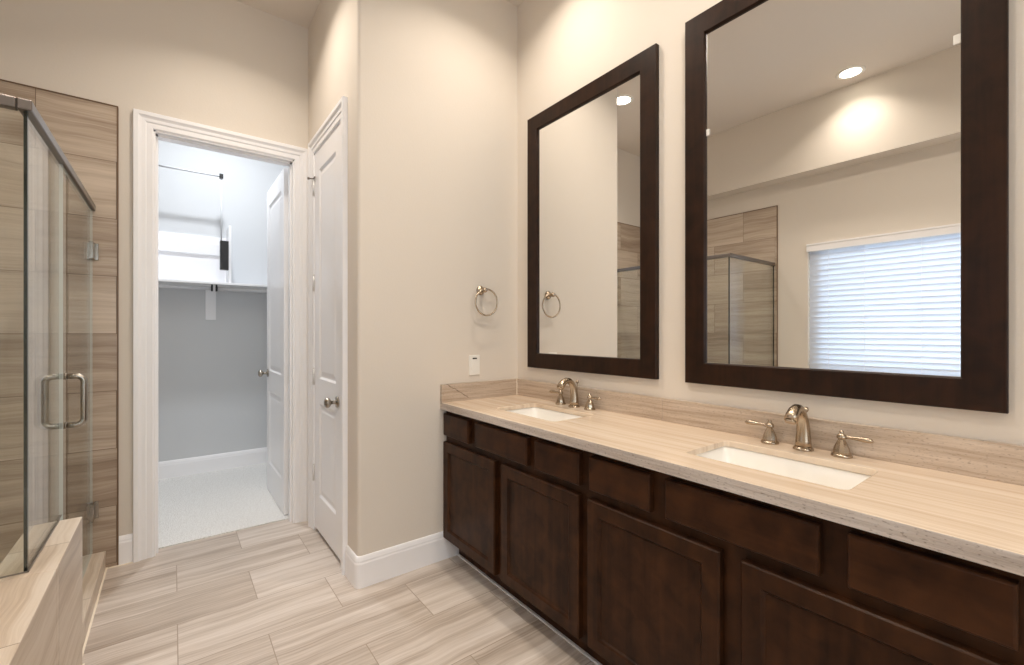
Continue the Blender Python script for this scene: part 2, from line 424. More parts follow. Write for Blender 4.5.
RX0, RX1, RZ0, RZ1 = -0.95, 1.15, 0.75, 2.35    # added window behind the camera, unseen, lets the fill light in
b = BM(); box(b, XL - 0.1, RX0, YF - 0.12, YF, 0, ZC); box(b, RX1, XW + 0.1, YF - 0.12, YF, 0, ZC)
box(b, RX0, RX1, YF - 0.12, YF, 0, RZ0); box(b, RX0, RX1, YF - 0.12, YF, RZ1, ZC)
struct('wall_front', b, M['wall'])
b = BM()
for a0, a1, c0, c1 in ((RX0, RX0 + 0.05, RZ0, RZ1), (RX1 - 0.05, RX1, RZ0, RZ1), (RX0 + 0.05, RX1 - 0.05, RZ0, RZ0 + 0.05), (RX0 + 0.05, RX1 - 0.05, RZ1 - 0.05, RZ1), (0.075, 0.125, RZ0 + 0.05, RZ1 - 0.05)):
    box(b, a0, a1, YF - 0.10, YF - 0.05, c0, c1)
w2_ = struct('added_window', b, M['white_plastic'])  # added window, out of view, built to brighten the end wall
b = BM(); box(b, RX0 + 0.04, RX1 - 0.04, YF - 0.078, YF - 0.072, RZ0 + 0.04, RZ1 - 0.04); obj('pane', b, M['window_glass'], w2_)
b = BM(); box(b, XL, -1.04, YF, YD, 2.71, ZC); struct('ceiling_bulkhead', b, M['wall'])
# closet shell
b = BM(); box(b, -1.3, 1.6, 4.887, 5.0, 0, ZC); struct('wall_closet_back', b, M['closet_wall'])
b = BM(); box(b, -1.4, -1.3, YD + 0.12, 5.0, 0, ZC); struct('wall_closet_left', b, M['closet_wall'])
b = BM(); box(b, 1.5, 1.6, YD + 0.12, 5.0, 0, ZC); struct('wall_closet_right', b, M['closet_wall'])
b = BM(); box(b, XS + 0.12, 1.6, YD + 0.02, YD + 0.12, 0, ZC); struct('wall_closet_front', b, M['closet_wall'])
# tiled shower walls
b = BM(); box(b, XL + 0.011, -0.243, YD - 0.011, YD, 0, 2.497); struct('wall_tile_back', b, M['tile_xz'])
b = BM(); box(b, XL, XL + 0.011, 1.872, YD, 0, 2.497); struct('wall_tile_left', b, M['tile_yz'])
mtrim = simple('bronze_tile_edge', srgb(112, 86, 62), 0.4)
b = BM(); box(b, XL + 0.02, -0.238, YD - 0.014, YD, 2.497, 2.503); box(b, -0.243, -0.237, YD - 0.014, YD, 0, 2.4971)
struct('trim_1', b, mtrim)
b = BM(); box(b, XL, XL + 0.014, 1.866, YD - 0.02, 2.497, 2.503); box(b, XL, XL + 0.014, 1.866, 1.872, 0.57, 2.4971)
struct('trim_2', b, mtrim)

# baseboards: profile swept along a floor path, (distance from wall, height)
BBP = [(0, 0), (0.015, 0), (0.015, 0.118), (0.0125, 0.126), (0.0125, 0.134), (0.009, 0.146), (0.006, 0.152), (0.0, 0.155)]
def baseboard(name, path, out):
    """path: points on the wall face; out: outward offsets (unit) per point for mitres"""
    b = BM()
    rings = [[(p[0] + o[0] * d, p[1] + o[1] * d, z) for d, z in BBP] for p, o in zip(path, out)]
    loft(b, rings, True, True, True, smooth=False)
    return struct(name, b, M['white'])
cr = [(XS + r - r * math.cos(a), YE + r - r * math.sin(a)) for a in [PI / 2 * k / 6 for k in range(7)]]
cn = [(-math.cos(a), -math.sin(a)) for a in [PI / 2 * k / 6 for k in range(7)]]
baseboard('baseboard_end', [(XS, D2a - 0.09)] + cr + [(1.30, YE)], [(-1, 0)] + cn + [(0, -1)])
baseboard('baseboard_back', [(-0.236, YD), (D1a - 0.09, YD)], [(0, -1), (0, -1)])
baseboard('baseboard_closet', [(-1.3, 4.887), (1.5, 4.887)], [(0, -1), (0, -1)])
baseboard('baseboard_closet_right', [(1.5, 4.87), (1.5, 3.4)], [(-1, 0), (-1, 0)])

# door casings: profile (distance outward from the opening, projection off the wall)
CP = [(0.0, 0.0), (0.0, 0.010), (0.006, 0.013), (0.030, 0.013), (0.036, 0.017), (0.052, 0.018), (0.060, 0.022), (0.067, 0.026), (0.086, 0.026), (0.088, 0.022), (0.088, 0.0)]
def casing(name, a0, a1, ztop, f, jambs):
    b = BM()
    rings = [[f(a0 - a, d, 0), f(a0 - a, d, ztop + a), f(a1 + a, d, ztop + a), f(a1 + a, d, 0)] for a, d in CP]
    R = [[b.verts.new(p) for p in ring] for ring in rings]
    for A, B in zip(R, R[1:]):
        for i in range(3): b.faces.new((A[i], A[i + 1], B[i + 1], B[i]))
    for bx in jambs: box(b, *bx)
    return struct(name, b, M['white'])
jt = 0.018
casing('trim_3', D1a, D1b, DH, lambda a, d, z: (a, YD - d, z),
       [(D1a - 0.0, D1a + jt * 0.5, YD - 0.005, YD + 0.125, 0, DH), (D1b - jt * 0.5, D1b, YD - 0.005, YD + 0.125, 0, DH), (D1a, D1b, YD - 0.005, YD + 0.125, DH - 0.01, DH),
        (D1a + 0.008, D1a + 0.02, YD + 0.03, YD + 0.075, 0, DH - 0.01), (D1b - 0.02, D1b - 0.008, YD + 0.03, YD + 0.075, 0, DH - 0.01), (D1a, D1b, YD + 0.03, YD + 0.075, DH - 0.022, DH - 0.01)])
casing('trim_4', D2a, D2b, DH, lambda a, d, z: (XS - d, a, z),
       [(XS - 0.005, XS + 0.12, D2a, D2a + 0.006, 0, DH), (XS - 0.005, XS + 0.12, D2b - 0.006, D2b, 0, DH), (XS - 0.005, XS + 0.12, D2a, D2b, DH - 0.006, DH)])

# ------------------------------------------------------------------ doors
def panel_slab(bm, wd, ht, th, f):
    """two panel slab; f maps (along, depth, up) to space; depth 0 is the middle of the slab"""
    sw, bot, lock0, lock1, top = 0.105, 0.22, 0.80, 0.955, 0.13
    def bx(a0, a1, d0, d1, z0, z1):
        v = [bm.verts.new(f(a, d, z)) for z in (z0, z1) for d in (d0, d1) for a in (a0, a1)]
        for q in ((0, 2, 3, 1), (4, 5, 7, 6), (0, 1, 5, 4), (2, 6, 7, 3), (0, 4, 6, 2), (1, 3, 7, 5)):
            bm.faces.new([v[i] for i in q])
    h = th / 2
    bx(0, sw, -h, h, 0, ht); bx(wd - sw, wd, -h, h, 0, ht)
    bx(sw, wd - sw, -h, h, 0, bot); bx(sw, wd - sw, -h, h, lock0, lock1); bx(sw, wd - sw, -h, h, ht - top, ht)
    for z0, z1 in ((bot, lock0), (lock1, ht - top)):
        bx(sw, wd - sw, -h + 0.009, h - 0.009, z0, z1)
        for s in (-1, 1):
            # sloped sticking round the opening, then the raised field
            o = [(sw, z0), (wd - sw, z0), (wd - sw, z1), (sw, z1)]
            def ins(k): return [(sw + k, z0 + k), (wd - sw - k, z0 + k), (wd - sw - k, z1 - k), (sw + k, z1 - k)]
            ringz = [(0.0, h), (0.012, h - 0.0088), (0.022, h - 0.0088), (0.048, h - 0.003), (0.052, h - 0.003)]
            rings = [[f(a, s * d, z) for a, z in ins(k)] for k, d in ringz]
            loft(bm, rings, True, False, True, smooth=False)

def knob_set(parent, o, ax, name='door_knob'):
    b = BM()
    lathe(b, [(0.030, 0), (0.032, 0.004), (0.030, 0.008), (0.014, 0.011), (0.010, 0.018), (0.010, 0.034), (0.017, 0.039), (0.026, 0.046), (0.0285, 0.055), (0.026, 0.064), (0.016, 0.070), (0.004, 0.071)], ax, o, 24)
    k = obj(name, b, M['pull'], parent); k['label'] = 'satin metal knob'
    return k

def hinges(parent, zs, f):
    for z in zs:
        b = BM()
        lathe(b, [(0.0075, z - 0.05), (0.0075, z + 0.05)], (0, 0, 1), f, 10)
        for q in (-0.017, 0.017): lathe(b, [(0.0085, z + q - 0.001), (0.0085, z + q + 0.001)], (0, 0, 1), f, 10)
        lathe(b, [(0.004, z + 0.05), (0.006, z + 0.054), (0.004, z + 0.058)], (0, 0, 1), f, 10)
        obj('hinge', b, M['hinge'], parent)

# closet door, swung fully into the closet: face x = 0.607, hinge edge at y = 3.384
b = BM(); panel_slab(b, 0.70, 2.395, 0.035, lambda a, d, z: (0.6245 + d, 3.386 + a, z + 0.012))
d1 = struct('door_1', b, M['white'])
d1['label'] = 'white two panel closet door standing open inside the closet'
knob_set(d1, (0.607, 3.386 + 0.64, 0.945), (-1, 0, 0)); knob_set(d1, (0.642, 3.386 + 0.64, 0.945), (1, 0, 0))
hinges(d1, (0.30, 0.97, 1.58, 2.2), (0.640, 3.375, 0))
# side door, closed in the stub wall: face x = 0.73
b = BM(); panel_slab(b, D2b - D2a - 0.018, 2.393, 0.035, lambda a, d, z: (XS + 0.0135 + d, D2a + 0.009 + a, z + 0.026))
d2 = struct('door_2', b, M['white'])
d2['label'] = 'white two panel door closed in the short side wall'
knob_set(d2, (XS - 0.004, 2.545, 0.885), (-1, 0, 0))
hinges(d2, (0.368, 0.985, 1.585, 2.2), (XS - 0.009, D2b + 0.002, 0))
b = BM()
tube(b, [(XS - 0.009, D2b + 0.002, 2.262), (XS - 0.02, D2b + 0.012, 2.262), (XS - 0.034, D2b + 0.016, 2.262)], 0.004, 8)
tube(b, [(XS - 0.009, D2b + 0.002, 2.262), (XS - 0.012, D2b - 0.035, 2.262)], 0.004, 8)
lathe(b, [(0.008, 0), (0.008, 0.012)], (-1, 0.2, 0), (XS - 0.032, D2b + 0.016, 2.262), 10)
ds = obj('door_stop', b, M['rail'], d2); ds['label'] = 'small metal hinge pin door stop'

# ------------------------------------------------------------------ tub window and blind
b = BM()
fx0, fx1 = XL - 0.125, XL - 0.075
fw = 0.10
box(b, fx0, fx1, W0, W0 + fw, WZ0, WZ1); box(b, fx0, fx1, W1 - fw, W1, WZ0, WZ1)
box(b, fx0, fx1, W0 + fw, W1 - fw, WZ0, WZ0 + fw); box(b, fx0, fx1, W0 + fw, W1 - fw, WZ1 - fw, WZ1)
win = struct('window_1', b, M['white_plastic'], 0.004)
b = BM(); box(b, XL - 0.103, XL - 0.097, W0 + fw - 0.005, W1 - fw + 0.005, WZ0 + fw - 0.005, WZ1 - fw + 0.005)
pane = obj('pane', b, M['window_glass'], win)
b = BM(); box(b, XL - 0.07, XL + 0.03, W0 - 0.02, W1 + 0.02, WZ0 - 0.03, WZ0); struct('window_sill', b, M['white'], 0.004)

bl = thing('window_blind', 'white horizontal slat blind drawn over the bright window above the tub', 'blind', (XL, 0.83, WZ0))
def loc(p): return (p[0] - XL, p[1] - 0.83, p[2] - WZ0)
b = BM()
pitch = 0.0475; nsl = 24; tilt = math.radians(70)
for k in range(nsl):
    z = 0.05 + k * pitch
    pts = []
    for s in range(5):
        u = (s / 4 - 0.5) * 0.061
        cvx = 0.0025 * (1 - (2 * s / 4 - 1) ** 2)
        pts.append((-0.032 + u * math.cos(tilt) - cvx * math.sin(tilt), z + u * math.sin(tilt) + cvx * math.cos(tilt)))
    ring0 = [(x, W0 + 0.006 - 0.83, zz) for x, zz in pts] + [(x - 0.0014, W0 + 0.006 - 0.83, zz + 0.0022) for x, zz in pts[::-1]]
    ring1 = [(x, W1 - 0.006 - 0.83, zz) for x, _, zz in ring0]
    loft(b, [ring0, ring1], True, True, True, smooth=False)
obj('slats', b, M['slat'], bl)
b = BM(); box(b, -0.06, -0.008, W0 + 0.005 - 0.83, W1 - 0.005 - 0.83, WZ1 - WZ0 - 0.045, WZ1 - WZ0 - 0.002)
obj('head_rail', b, M['white'], bl)
b = BM()
vp = [(0.004, 0), (0.018, 0.0), (0.018, 0.05), (0.022, 0.058), (0.022, 0.07), (0.004, 0.07)]
loft(b, [[(x, yy, z + WZ1 - WZ0 - 0.062) for x, z in vp] for yy in (W0 - 0.01 - 0.83, W1 + 0.005 - 0.83)], True, True, True, smooth=False)
obj('valance', b, M['white'], bl)
b = BM(); box(b, -0.055, -0.01, W0 + 0.006 - 0.83, W1 - 0.006 - 0.83, 0.004, 0.024); obj('bottom_rail', b, M['white'], bl, 0.004)
for q in (0.16, 0.42, 0.785, 1.15, 1.41):
    b = BM()
    for xx in (-0.013, -0.051): box(b, xx - 0.0012, xx + 0.0012, W0 + q - 0.8312, W0 + q - 0.8288, 0.02, WZ1 - WZ0 - 0.04)
    obj('ladder_cord', b, M['white'], bl)

# ------------------------------------------------------------------ tub deck, knee wall, shower
DZ = 0.568
b = BM()
fs = box(b, XL, -0.275, -1.2, 1.87, 0, DZ) + box(b, -0.418, -0.275, 1.87, 2.345, 0, DZ)
for f in b.faces:
    f.normal_update(); n = f.normal
    f.material_index = 0 if abs(n.z) > 0.5 else (1 if abs(n.x) > 0.5 else 2)
struct('tub_deck', b, [M['deck_top'], M['deck_side'], M['deck_end']], 0.0025)
b = BM()
box(b, -0.40, -0.288, 2.345, YD - 0.011, 0, 0.095)
for f in b.faces:
    f.normal_update(); f.material_index = 0 if abs(f.normal.z) > 0.5 else 1
struct('shower_curb', b, [M['deck_top'], M['deck_side']], 0.002)
b = BM(); box(b, XL + 0.011, -0.40, 1.87, YD - 0.011, 0, 0.015); struct('floor_shower', b, M['pan'])
# grout line along the foot of deck and curb
mcaulk = simple('pale_caulk', srgb(236, 226, 208), 0.6)
b = BM(); box(b, -0.285, -0.269, -1.2, 2.346, 0, 0.004); box(b, -0.29, -0.281, 2.346, YD - 0.011, 0, 0.004); box(b, -0.285, D1a - 0.088, YD - 0.026, YD - 0.013, 0, 0.003); struct('trim_5', b, mcaulk)

sh = thing('shower_enclosure', 'frameless clear glass shower enclosure with metal header rail standing on the tiled tub deck', 'shower', (XG, 2.4, 0))
def slab_glass(name, x0, x1, y0, y1, z0, z1, parent, edges):
    b = BM(); box(b, x0, x1, y0, y1, z0, z1)
    thin = min(range(3), key=lambda i: (x1 - x0, y1 - y0, z1 - z0)[i])
    for f in b.faces:
        f.normal_update(); n = f.normal
        big = abs(n[thin]) > 0.5
        f.material_index = 0 if big else 1
        if not big and n.y > 0.5: f.material_index = 2  # far-facing edges get the copy with light painted in
    return obj(name, b, [M['glass'], edges, M['glass_edge_lit']], parent)
ox, oy = XG, 2.4
YR = 1.90
g1 = slab_glass('fixed_panel', -0.005, 0.005, YR + 0.006 - oy, 2.415 - oy, DZ, 1.925, sh, M['glass_edge'])
g2 = slab_glass('return_panel', XL + 0.013 - ox, 0.005, YR - 0.005 - oy, YR + 0.005 - oy, DZ, 1.925, sh, M['glass_edge'])
g3 = slab_glass('door', -0.005, 0.005, 2.421 - oy, 3.217 - oy, 0.105, 1.915, sh, M['glass_edge_lit'])
b = BM()
box(b, -0.016, 0.016, YR - 0.016 - oy, YD - 0.012 - oy, 1.918, 1.95)
box(b, XL + 0.012 - ox, -0.016, YR - 0.016 - oy, YR + 0.016 - oy, 1.918, 1.95)
obj('header_rail', b, M['rail'], sh, 0.004)
b = BM()
box(b, 0.005, 0.008, YR - 0.008 - oy, 2.345 - oy, DZ, DZ + 0.004)
box(b, XL + 0.013 - ox, 0.008, YR - 0.008 - oy, YR - 0.005 - oy, DZ, DZ + 0.004)
obj('sealant_bead', b, simple('clear_grey_sealant', srgb(120, 112, 102), 0.4), sh)
for z in (0.325, 1.70):
    b = BM()
    box(b, -0.014, 0.014, 3.165 - oy, 3.212 - oy, z - 0.045, z + 0.045)
    box(b, -0.012, 0.012, 3.214 - oy, YD - 0.0112 - oy, z - 0.036, z + 0.036)
    box(b, -0.028, 0.028, YD - 0.016 - oy, YD - 0.0112 - oy, z - 0.045, z + 0.045)
    obj('hinge', b, M['pull'], g3, 0.003)
for s in (-1, 1):
    b = BM()
    hy, hz, ha, he, hr = 2.462 - oy, 1.0, 0.097, 0.060, 0.024
    f = lambda x, z: (s * x, hy, z)
    pts = [f(0.004, hz + ha)] + arc((he - hr, hz + ha - hr), hr, PI / 2, 0, 8, f) + arc((he - hr, hz - ha + hr), hr, 0, -PI / 2, 8, f) + [f(0.004, hz - ha)]
    tube(b, pts, 0.011, 14)
    for q in (-1, 1): lathe(b, [(0.013, 0.005), (0.013, 0.010)], (s, 0, 0), (0, hy, hz + q * ha), 16)
    obj('handle', b, M['pull'], g3)

# ------------------------------------------------------------------ vanity cabinet
XF = 1.200
YV0 = 0.03
va = thing('vanity_cabinet', 'long dark espresso wood vanity cabinet under the stone countertop', 'cabinet', (1.47, 1.12, 0))
V = (1.47, 1.12, 0)
def vobj(name, bm, mat, parent=va, bevel=0.0):
    bmesh.ops.translate(bm, verts=bm.verts, vec=-Vector(V))
    return obj(name, bm, mat, parent, bevel)
b = BM()
x0_, x1_ = XF + 0.0255, XW - 0.002
box(b, x0_, x1_, YV0, YV0 + 0.018, 0.112, 0.858); box(b, x0_, x1_, YE - 0.021, YE - 0.003, 0.112, 0.858)
box(b, x0_, x1_, YV0 + 0.018, YE - 0.021, 0.112, 0.130); box(b, x1_ - 0.008, x1_, YV0 + 0.018, YE - 0.021, 0.130, 0.858)
box(b, x0_, x0_ + 0.02, YV0 + 0.018, YE - 0.021, 0.130, 0.858)
vobj('carcass', b, M['cabinet'])
b = BM(); box(b, 1.297, XW - 0.01, YV0 + 0.01, YE - 0.02, 0, 0.112); vobj('toe_kick', b, M['cabinet'])
b = BM(); box(b, 1.287, 1.298, YV0 + 0.01, YE - 0.02, 0, 0.008); k = vobj('caulk_line', b, M['white']); k['label'] = 'pale caulk line along the floor'
def drawer_front(name, y0, y1, z0=0.697, z1=0.819):
    b = BM()
    e = 0.006
    ring = lambda k, x: [(x, y0 + k, z0 + k), (x, y1 - k, z0 + k), (x, y1 - k, z1 - k), (x, y0 + k, z1 - k)]
    loft(b, [ring(0, XF + 0.0255), ring(0, XF + 0.006), ring(e * 0.5, XF + 0.0015), ring(e, XF)], True, True, True, smooth=False)
    return vobj(name, b, M['cabinet_flat'])
def cab_door(y0, y1, z0=0.124, z1=0.662):
    b = BM()
    R = lambda k, x: [(x, y0 + k, z0 + k), (x, y1 - k, z0 + k), (x, y1 - k, z1 - k), (x, y0 + k, z1 - k)]
    s = 0.060
    loft(b, [R(0, XF + 0.0255), R(0, XF + 0.004), R(0.004, XF), R(s - 0.010, XF), R(s - 0.004, XF + 0.005), R(s, XF + 0.0105)], True, True, False, smooth=False)
    d = vobj('door', b, M['cabinet'])
    b = BM()
    loft(b, [R(s - 0.002, XF + 0.0155), R(s - 0.002, XF + 0.0105), R(s + 0.003, XF + 0.0098)], True, True, True, smooth=False)
    vobj('panel', b, M['cabinet'], d)
for y0, y1, nm in ((1.950, 2.208, 'drawer'), (1.474, 1.885, 'drawer_front'), (1.168, 1.425, 'drawer'), (0.858, 1.116, 'drawer'), (0.392, 0.802, 'drawer_front'), (0.083, 0.337, 'drawer')):
    drawer_front(nm, y0, y1)
for y0, y1 in ((1.714, 2.209), (1.168, 1.661), (0.630, 1.123), (0.078, 0.571)): cab_door(y0, y1)

# ------------------------------------------------------------------ countertop
CZ0, CS0, CZ1 = 0.842, 0.859, 0.880
SINKS = ((1.655, 'far'), (0.590, 'near'))
SX0, SX1, SH = 1.323, 1.590, 0.220
def rrect(x0, x1, y0, y1, rr, n=5):
    p = []
    for cx, cy, a in ((x1 - rr, y1 - rr, 0), (x0 + rr, y1 - rr, PI / 2), (x0 + rr, y0 + rr, PI), (x1 - rr, y0 + rr, 1.5 * PI)):
        p += [(cx + rr * math.cos(a + PI / 2 * k / n), cy + rr * math.sin(a + PI / 2 * k / n)) for k in range(n + 1)]
    return p
b = BM(); box(b, 1.187, XW - 0.001, YV0 - 0.01, YE - 0.0005, CS0, CZ1)
tmp = obj('countertop', b, [M['top'], M['top_edge']])
cutters = []
for yc, _ in SINKS:
    b = BM(); rp = rrect(SX0, SX1, yc - SH, yc + SH, 0.022)
    loft(b, [[(x, y, CZ0 - 0.02) for x, y in rp], [(x, y, CZ1 + 0.02) for x, y in rp]], True, True, True, smooth=False)
    cu = obj('cutter', b, M['top']); cutters.append(cu)
    md = tmp.modifiers.new('hole', 'BOOLEAN'); md.operation = 'DIFFERENCE'; md.solver = 'EXACT'; md.object = cu
bpy.context.view_layer.update()
dg = bpy.context.evaluated_depsgraph_get()
me2 = bpy.data.meshes.new_from_object(tmp.evaluated_get(dg))
tmp.modifiers.clear(); tmp.data = me2
for c in cutters: bpy.data.objects.remove(c, do_unlink=True)
if len(me2.materials) < 2:
    me2.materials.clear(); me2.materials.append(M['top']); me2.materials.append(M['top_edge'])
for p in me2.polygons: p.material_index = 0 if abs(p.normal.z) > 0.5 or 1.3 < p.center.x < 1.62 else 1
ct = tmp
bv = ct.modifiers.new('edge', 'BEVEL'); bv.width = 0.003; bv.segments = 2; bv.limit_method = 'ANGLE'; bv.angle_limit = math.radians(50)
tag(ct, 'long beige vein cut stone countertop with two sink cutouts on the dark vanity', 'countertop')
b = BM(); box(b, XW - 0.021, XW - 0.001, 1.155 + 0.0006, YE - 0.021, CZ1, CZ1 + 0.10); box(b, XW - 0.021, XW - 0.001, YV0 - 0.01, 1.155, CZ1, CZ1 + 0.10)
obj('backsplash', b, M['splash'], ct, 0.0015)
b = BM(); box(b, 1.187, XW - 0.001, YE - 0.021, YE - 0.001, CZ1, CZ1 + 0.10)
obj('side_splash', b, M['side_splash'], ct, 0.0015)
b = BM(); box(b, 1.187, 1.2235, YV0 - 0.01, YE - 0.0005, CZ0, CS0 + 0.0008); obj('front_edge', b, M['top_edge'], ct)
b = BM()
box(b, XW - 0.0245, XW - 0.019, YE - 0.0245, YE - 0.019, CZ1, CZ1 + 0.1005)
obj('corner_caulk', b, mcaulk, ct)

# ------------------------------------------------------------------ sinks
def make_sink(label, yc):
    s = thing('sink', label, 'sink', ((SX0 + SX1) / 2, yc, CS0), group='undermount vanity sinks')
    hx, hy = (SX1 - SX0) / 2, SH
    b = BM()
    def ring(kx, ky, rr, z): return [(x, y, z) for x, y in rrect(-hx - kx, hx + kx, -hy - ky, hy + ky, rr, 6)]
    prof = [ring(0.03, 0.03, 0.05, -0.001), ring(0.004, 0.004, 0.026, -0.001), ring(0.002, 0.002, 0.028, -0.006), ring(-0.004, -0.004, 0.032, -0.05),
            ring(-0.010, -0.012, 0.038, -0.095), ring(-0.022, -0.028, 0.05, -0.122), ring(-0.045, -0.06, 0.055, -0.132), ring(-0.085, -0.14, 0.03, -0.137), ring(-0.105, -0.185, 0.015, -0.139)]
    out = [ring(-0.085, -0.14, 0.03, -0.150), ring(-0.01, -0.01, 0.05, -0.140), ring(0.010, 0.010, 0.04, -0.06), ring(0.03, 0.03, 0.05, -0.012)]
    loft(b, out + prof, True, True, True)
    obj('basin', b, M['porcelain'], s)
    b = BM(); lathe(b, [(0.022, -0.139), (0.022, -0.136), (0.017, -0.1345), (0.015, -0.137), (0.004, -0.137)], (0, 0, 1), (0, 0, 0), 24)
    obj('drain', b, M['nickel'], s)
    return s
make_sink('white rectangular undermount sink nearer the towel ring wall, below the smaller looking mirror', 1.655)
make_sink('large looking white rectangular undermount sink in front of the mirror that shows the window', 0.590)

# ------------------------------------------------------------------ faucets (local: +x towards the wall, y along the wall)
def make_faucet(label, locn):
    fa = thing('faucet', label, 'faucet', locn, group='widespread vanity faucets')
    b = BM()
    lathe(b, [(0.030, 0.0), (0.030, 0.004), (0.027, 0.008), (0.0235, 0.011)], seg=28)
    # column leans back a touch then arches over the bowl
    pts = [(0, 0, 0.006), (0.001, 0, 0.03), (0.001, 0, 0.058), (-0.002, 0, 0.085), (-0.009, 0, 0.108), (-0.021, 0, 0.127), (-0.038, 0, 0.139), (-0.057, 0, 0.141), (-0.075, 0, 0.135), (-0.090, 0, 0.123), (-0.101, 0, 0.107)]
    rad = [0.0245, 0.0225, 0.0205, 0.0188, 0.0172, 0.0160, 0.0155, 0.0160, 0.0172, 0.0186, 0.0196]
    tube(b, pts, rad, 20)
    tube(b, [(-0.1005, 0, 0.108), (-0.104, 0, 0.101)], [0.0165, 0.0150], 20)
    sp = obj('spout', b, M['nickel'], fa)
    b = BM()
    tube(b, [(0.020, 0, 0.07), (0.023, 0, 0.126)], 0.0028, 10)
    lathe(b, [(0.003, 0.122), (0.0075, 0.126), (0.0085, 0.132), (0.006, 0.138), (0.002, 0.140)], (0.05, 0, 1), (0.017, 0, 0), 14)
    obj('lift_rod', b, M['nickel'], sp)
    for sgn in (1, -1):
        b = BM(); oy_ = sgn * 0.106; oo = (0.004, oy_, 0)
        lathe(b, [(0.0285, 0), (0.0285, 0.004), (0.0262, 0.008), (0.0225, 0.010)], origin=oo, seg=24)
        lathe(b, [(0.0228, 0.009), (0.0226, 0.015), (0.0205, 0.026), (0.0160, 0.038), (0.0112, 0.048), (0.0085, 0.054), (0.0085, 0.057)], origin=oo, seg=10, smooth=False)
        lathe(b, [(0.0125, 0.056), (0.0135, 0.060), (0.0125, 0.066), (0.0085, 0.071), (0.0060, 0.073), (0.0065, 0.077), (0.0045, 0.081), (0.001, 0.082)], origin=oo, seg=18)
        h = obj('handle', b, M['nickel'], fa)
        b = BM()
        f = lambda d, z: (oo[0] - 0.010 * d / 0.1, oy_ + sgn * d, z)
        tube(b, [f(0.008, 0.062), f(0.017, 0.0625), f(0.028, 0.063), f(0.042, 0.0635), f(0.056, 0.064), f(0.068, 0.0635), f(0.077, 0.0625), f(0.082, 0.0615)],
             [0.0060, 0.0048, 0.0050, 0.0066, 0.0082, 0.0085, 0.0066, 0.0020], 14)
        obj('lever', b, M['nickel'], h)
    return fa
fa = make_faucet('brushed nickel widespread faucet at the sink nearer the towel ring wall', (1.672, 1.655, CZ1))
dup(fa, (1.672, 0.590, CZ1), 'brushed nickel widespread faucet at the sink below the mirror showing the window')

# ------------------------------------------------------------------ mirrors
def make_mirror(label, y0, y1, z0, z1):
    t = thing('framed_mirror', label, 'mirror', (XW, (y0 + y1) / 2, z0), group='framed vanity mirrors')
    hy = (y1 - y0) / 2; H = z1 - z0
    b = BM()
    R = lambda k, x: [(x, -hy + k, k), (x, hy - k, k), (x, hy - k, H - k), (x, -hy + k, H - k)]
    loft(b, [R(0, -0.001), R(0, -0.023), R(0.003, -0.026), R(0.083, -0.026), R(0.086, -0.023), R(0.088, -0.012)], True, False, False, smooth=False)
    fr = obj('frame', b, M['frame'], t)
    b = BM()
    # bevelled sheet of mirror glass
    loft(b, [R(0.084, -0.004), R(0.084, -0.012), R(0.0885, -0.012)], True, True, True, smooth=False)
    obj('mirror_glass', b, M['mirror'], t)
    return t, hy, H
m1, _, _ = make_mirror('tall dark framed wall mirror next to the towel ring', 1.187, 2.092, 1.060, 2.562)
m2, hy2, H2 = make_mirror('tall dark framed wall mirror reflecting the window blind', 0.136, 1.046, 1.060, 2.574)
for s in (-1, 1):
    b = BM(); yy = s * (hy2 - 0.088)
    box(b, -0.016, -0.0125, yy - 0.002, yy - s * 0.014, 1.007, 1.033)
    cl = obj('clip', b, M['white_plastic'], m2); cl['label'] = 'small white mirror clip'

# ------------------------------------------------------------------ towel ring and wall plate
tr = thing('towel_ring', 'round brushed nickel towel ring on the end wall above the white wall plate', 'towel ring', (1.455, YE, 1.52))
b = BM()
lathe(b, [(0.027, 0.0005), (0.028, 0.004), (0.025, 0.009), (0.016, 0.013), (0.012, 0.020), (0.0115, 0.036), (0.015, 0.044), (0.016, 0.052), (0.012, 0.060), (0.004, 0.063)], (0, -1, 0), (0, 0, 0), 24)
obj('post', b, M['nickel'], tr)
b = BM()
RR = 0.077
tube(b, [(0.012 + RR * math.sin(2 * PI * k / 56), -0.050, -0.072 + RR * math.cos(2 * PI * k / 56)) for k in range(56)], 0.0052, 10, closed=True)
obj('ring', b, M['nickel'], tr)
wp = thing('wall_switch_plate', 'white rectangular wall plate with a dark slot, just above the side splash', 'wall plate', (1.412, YE, 1.078))
b = BM(); box(b, -0.037, 0.037, -0.006, -0.0005, -0.0585, 0.0585); obj('cover', b, M['white_plastic'], wp, 0.003)
b = BM(); box(b, -0.017, 0.017, -0.0085, -0.0058, -0.034, 0.034); obj('insert', b, M['white_plastic'], wp, 0.0012)
b = BM(); box(b, -0.014, 0.014, -0.0092, -0.0058, 0.036, 0.043); sl = obj('slot', b, M['dark'], wp); sl['label'] = 'dark slot'

